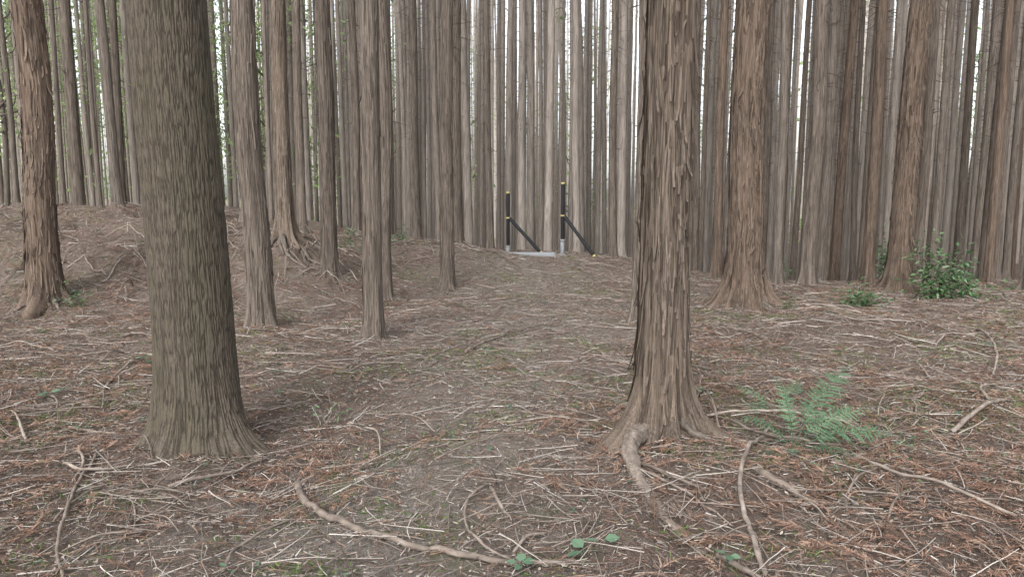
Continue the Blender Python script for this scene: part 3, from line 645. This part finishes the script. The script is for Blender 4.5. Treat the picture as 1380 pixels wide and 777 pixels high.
def post(x,y,h,bx,by,bh,steel,label):
    z=tz(x,y); e=bpy.data.objects.new('braced_post',None); COL.objects.link(e); e.location=(x,y,z); e['label']=label; e['category']='post'; e['group']='braced posts on the mound'
    partmesh('pole',[tubeseg((0,0,steel),(0,0,h-.03),.042)],M_black,e)
    partmesh('cap',[tubeseg((0,0,h-.03),(0,0,h+.01),.045,.040),],M_yel,e)
    partmesh('clamp',[tubeseg((0,0,bh-.012),(0,0,bh+.02),.051)],M_yel,e)
    zb=tz(x+bx,y+by)-z
    A=np.array([.03,0,bh]); B=np.array([bx,by,zb+.03]); C=A+(B-A)*.97
    partmesh('brace',[tubeseg(A,C,.038)],M_black,e)
    partmesh('brace_foot',[tubeseg(C,B+(B-A)*.01,.039)],M_yel,e)
    partmesh('sleeve',[tubeseg((0,0,-.05),(0,0,steel),.049),tubeseg((0,0,steel*.88),(0,0,steel+.005),.058)],M_steel,e)
    partmesh('foot_plate',[tubeseg((0,0,-.01),(0,0,.025),.11)],M_steel,e)
post(-.09,16.9,1.38,.74,-.30,.80,.18,'black pole with yellow cap and diagonal brace')
post(1.12,16.5,1.58,.66,-.45,.86,.34,'taller black pole with steel sleeve and brace')
def box(a,b,bev=.01):
    bm=bmesh.new(); bmesh.ops.create_cube(bm,size=1)
    for v in bm.verts: v.co=Vector((a[0]+(v.co.x+.5)*(b[0]-a[0]),a[1]+(v.co.y+.5)*(b[1]-a[1]),a[2]+(v.co.z+.5)*(b[2]-a[2])))
    bmesh.ops.bevel(bm,geom=bm.edges,offset=bev,segments=2,affect='EDGES'); return bm
pz=max(tz(-.3,16.0),tz(.9,16.0),tz(.3,15.8),tz(.3,16.3))+.04
e=bpy.data.objects.new('ground_platform',None); COL.objects.link(e); e.location=(.30,16.05,pz); e['label']='low pale grey plate on a frame between the posts'; e['category']='platform'; e.rotation_euler=(0,0,-.05)
for nm,a,b,mt in [('plate',(-.62,-.30,.0),(.62,.36,.018),M_plate),('frame_rail',(-.65,-.345,-.06),(.65,-.305,.024),M_steel),('frame_rail',(-.65,.365,-.06),(.65,.405,.024),M_steel)]:
    bm=box(a,b,.005); me=bpy.data.meshes.new(nm); bm.to_mesh(me); bm.free(); me.materials.append(mt); obj(nm,me,e)
# ------------------------------------------------------------------ light, camera
w=bpy.data.worlds.new('World'); scene.world=w; w.use_nodes=True; nt=w.node_tree
SE=42; SR=202
sky=nt.nodes.new('ShaderNodeTexSky'); sky.sky_type='NISHITA'; sky.sun_disc=False; sky.sun_elevation=math.radians(SE); sky.sun_rotation=math.radians(SR); sky.dust_density=3
hs=nt.nodes.new('ShaderNodeHueSaturation'); hs.inputs['Saturation'].default_value=.22; hs.inputs['Value'].default_value=2.6
bg=nt.nodes['Background']; nt.links.new(sky.outputs[0],hs.inputs['Color']); nt.links.new(hs.outputs[0],bg.inputs[0]); bg.inputs[1].default_value=.15
sl=bpy.data.lights.new('sun','SUN'); sl.energy=1.5; sl.angle=math.radians(30); sl.color=(1,.98,.95)
so=bpy.data.objects.new('sun',sl); COL.objects.link(so)
az=math.radians(SR); el=math.radians(SE); d=Vector((math.sin(az)*math.cos(el),math.cos(az)*math.cos(el),math.sin(el)))
so.rotation_euler=d.to_track_quat('Z','Y').to_euler(); so.location=(0,-5,12)
cd=bpy.data.cameras.new('camera'); cam=bpy.data.objects.new('camera',cd); COL.objects.link(cam)
cd.sensor_width=36; cd.lens=26.19; cd.clip_end=1500; cd.clip_start=.05
cam.location=(0,0,1.5); cam.rotation_euler=(math.radians(83),0,0); scene.camera=cam
scene.view_settings.view_transform='Standard'; scene.view_settings.look='None'; scene.view_settings.exposure=0
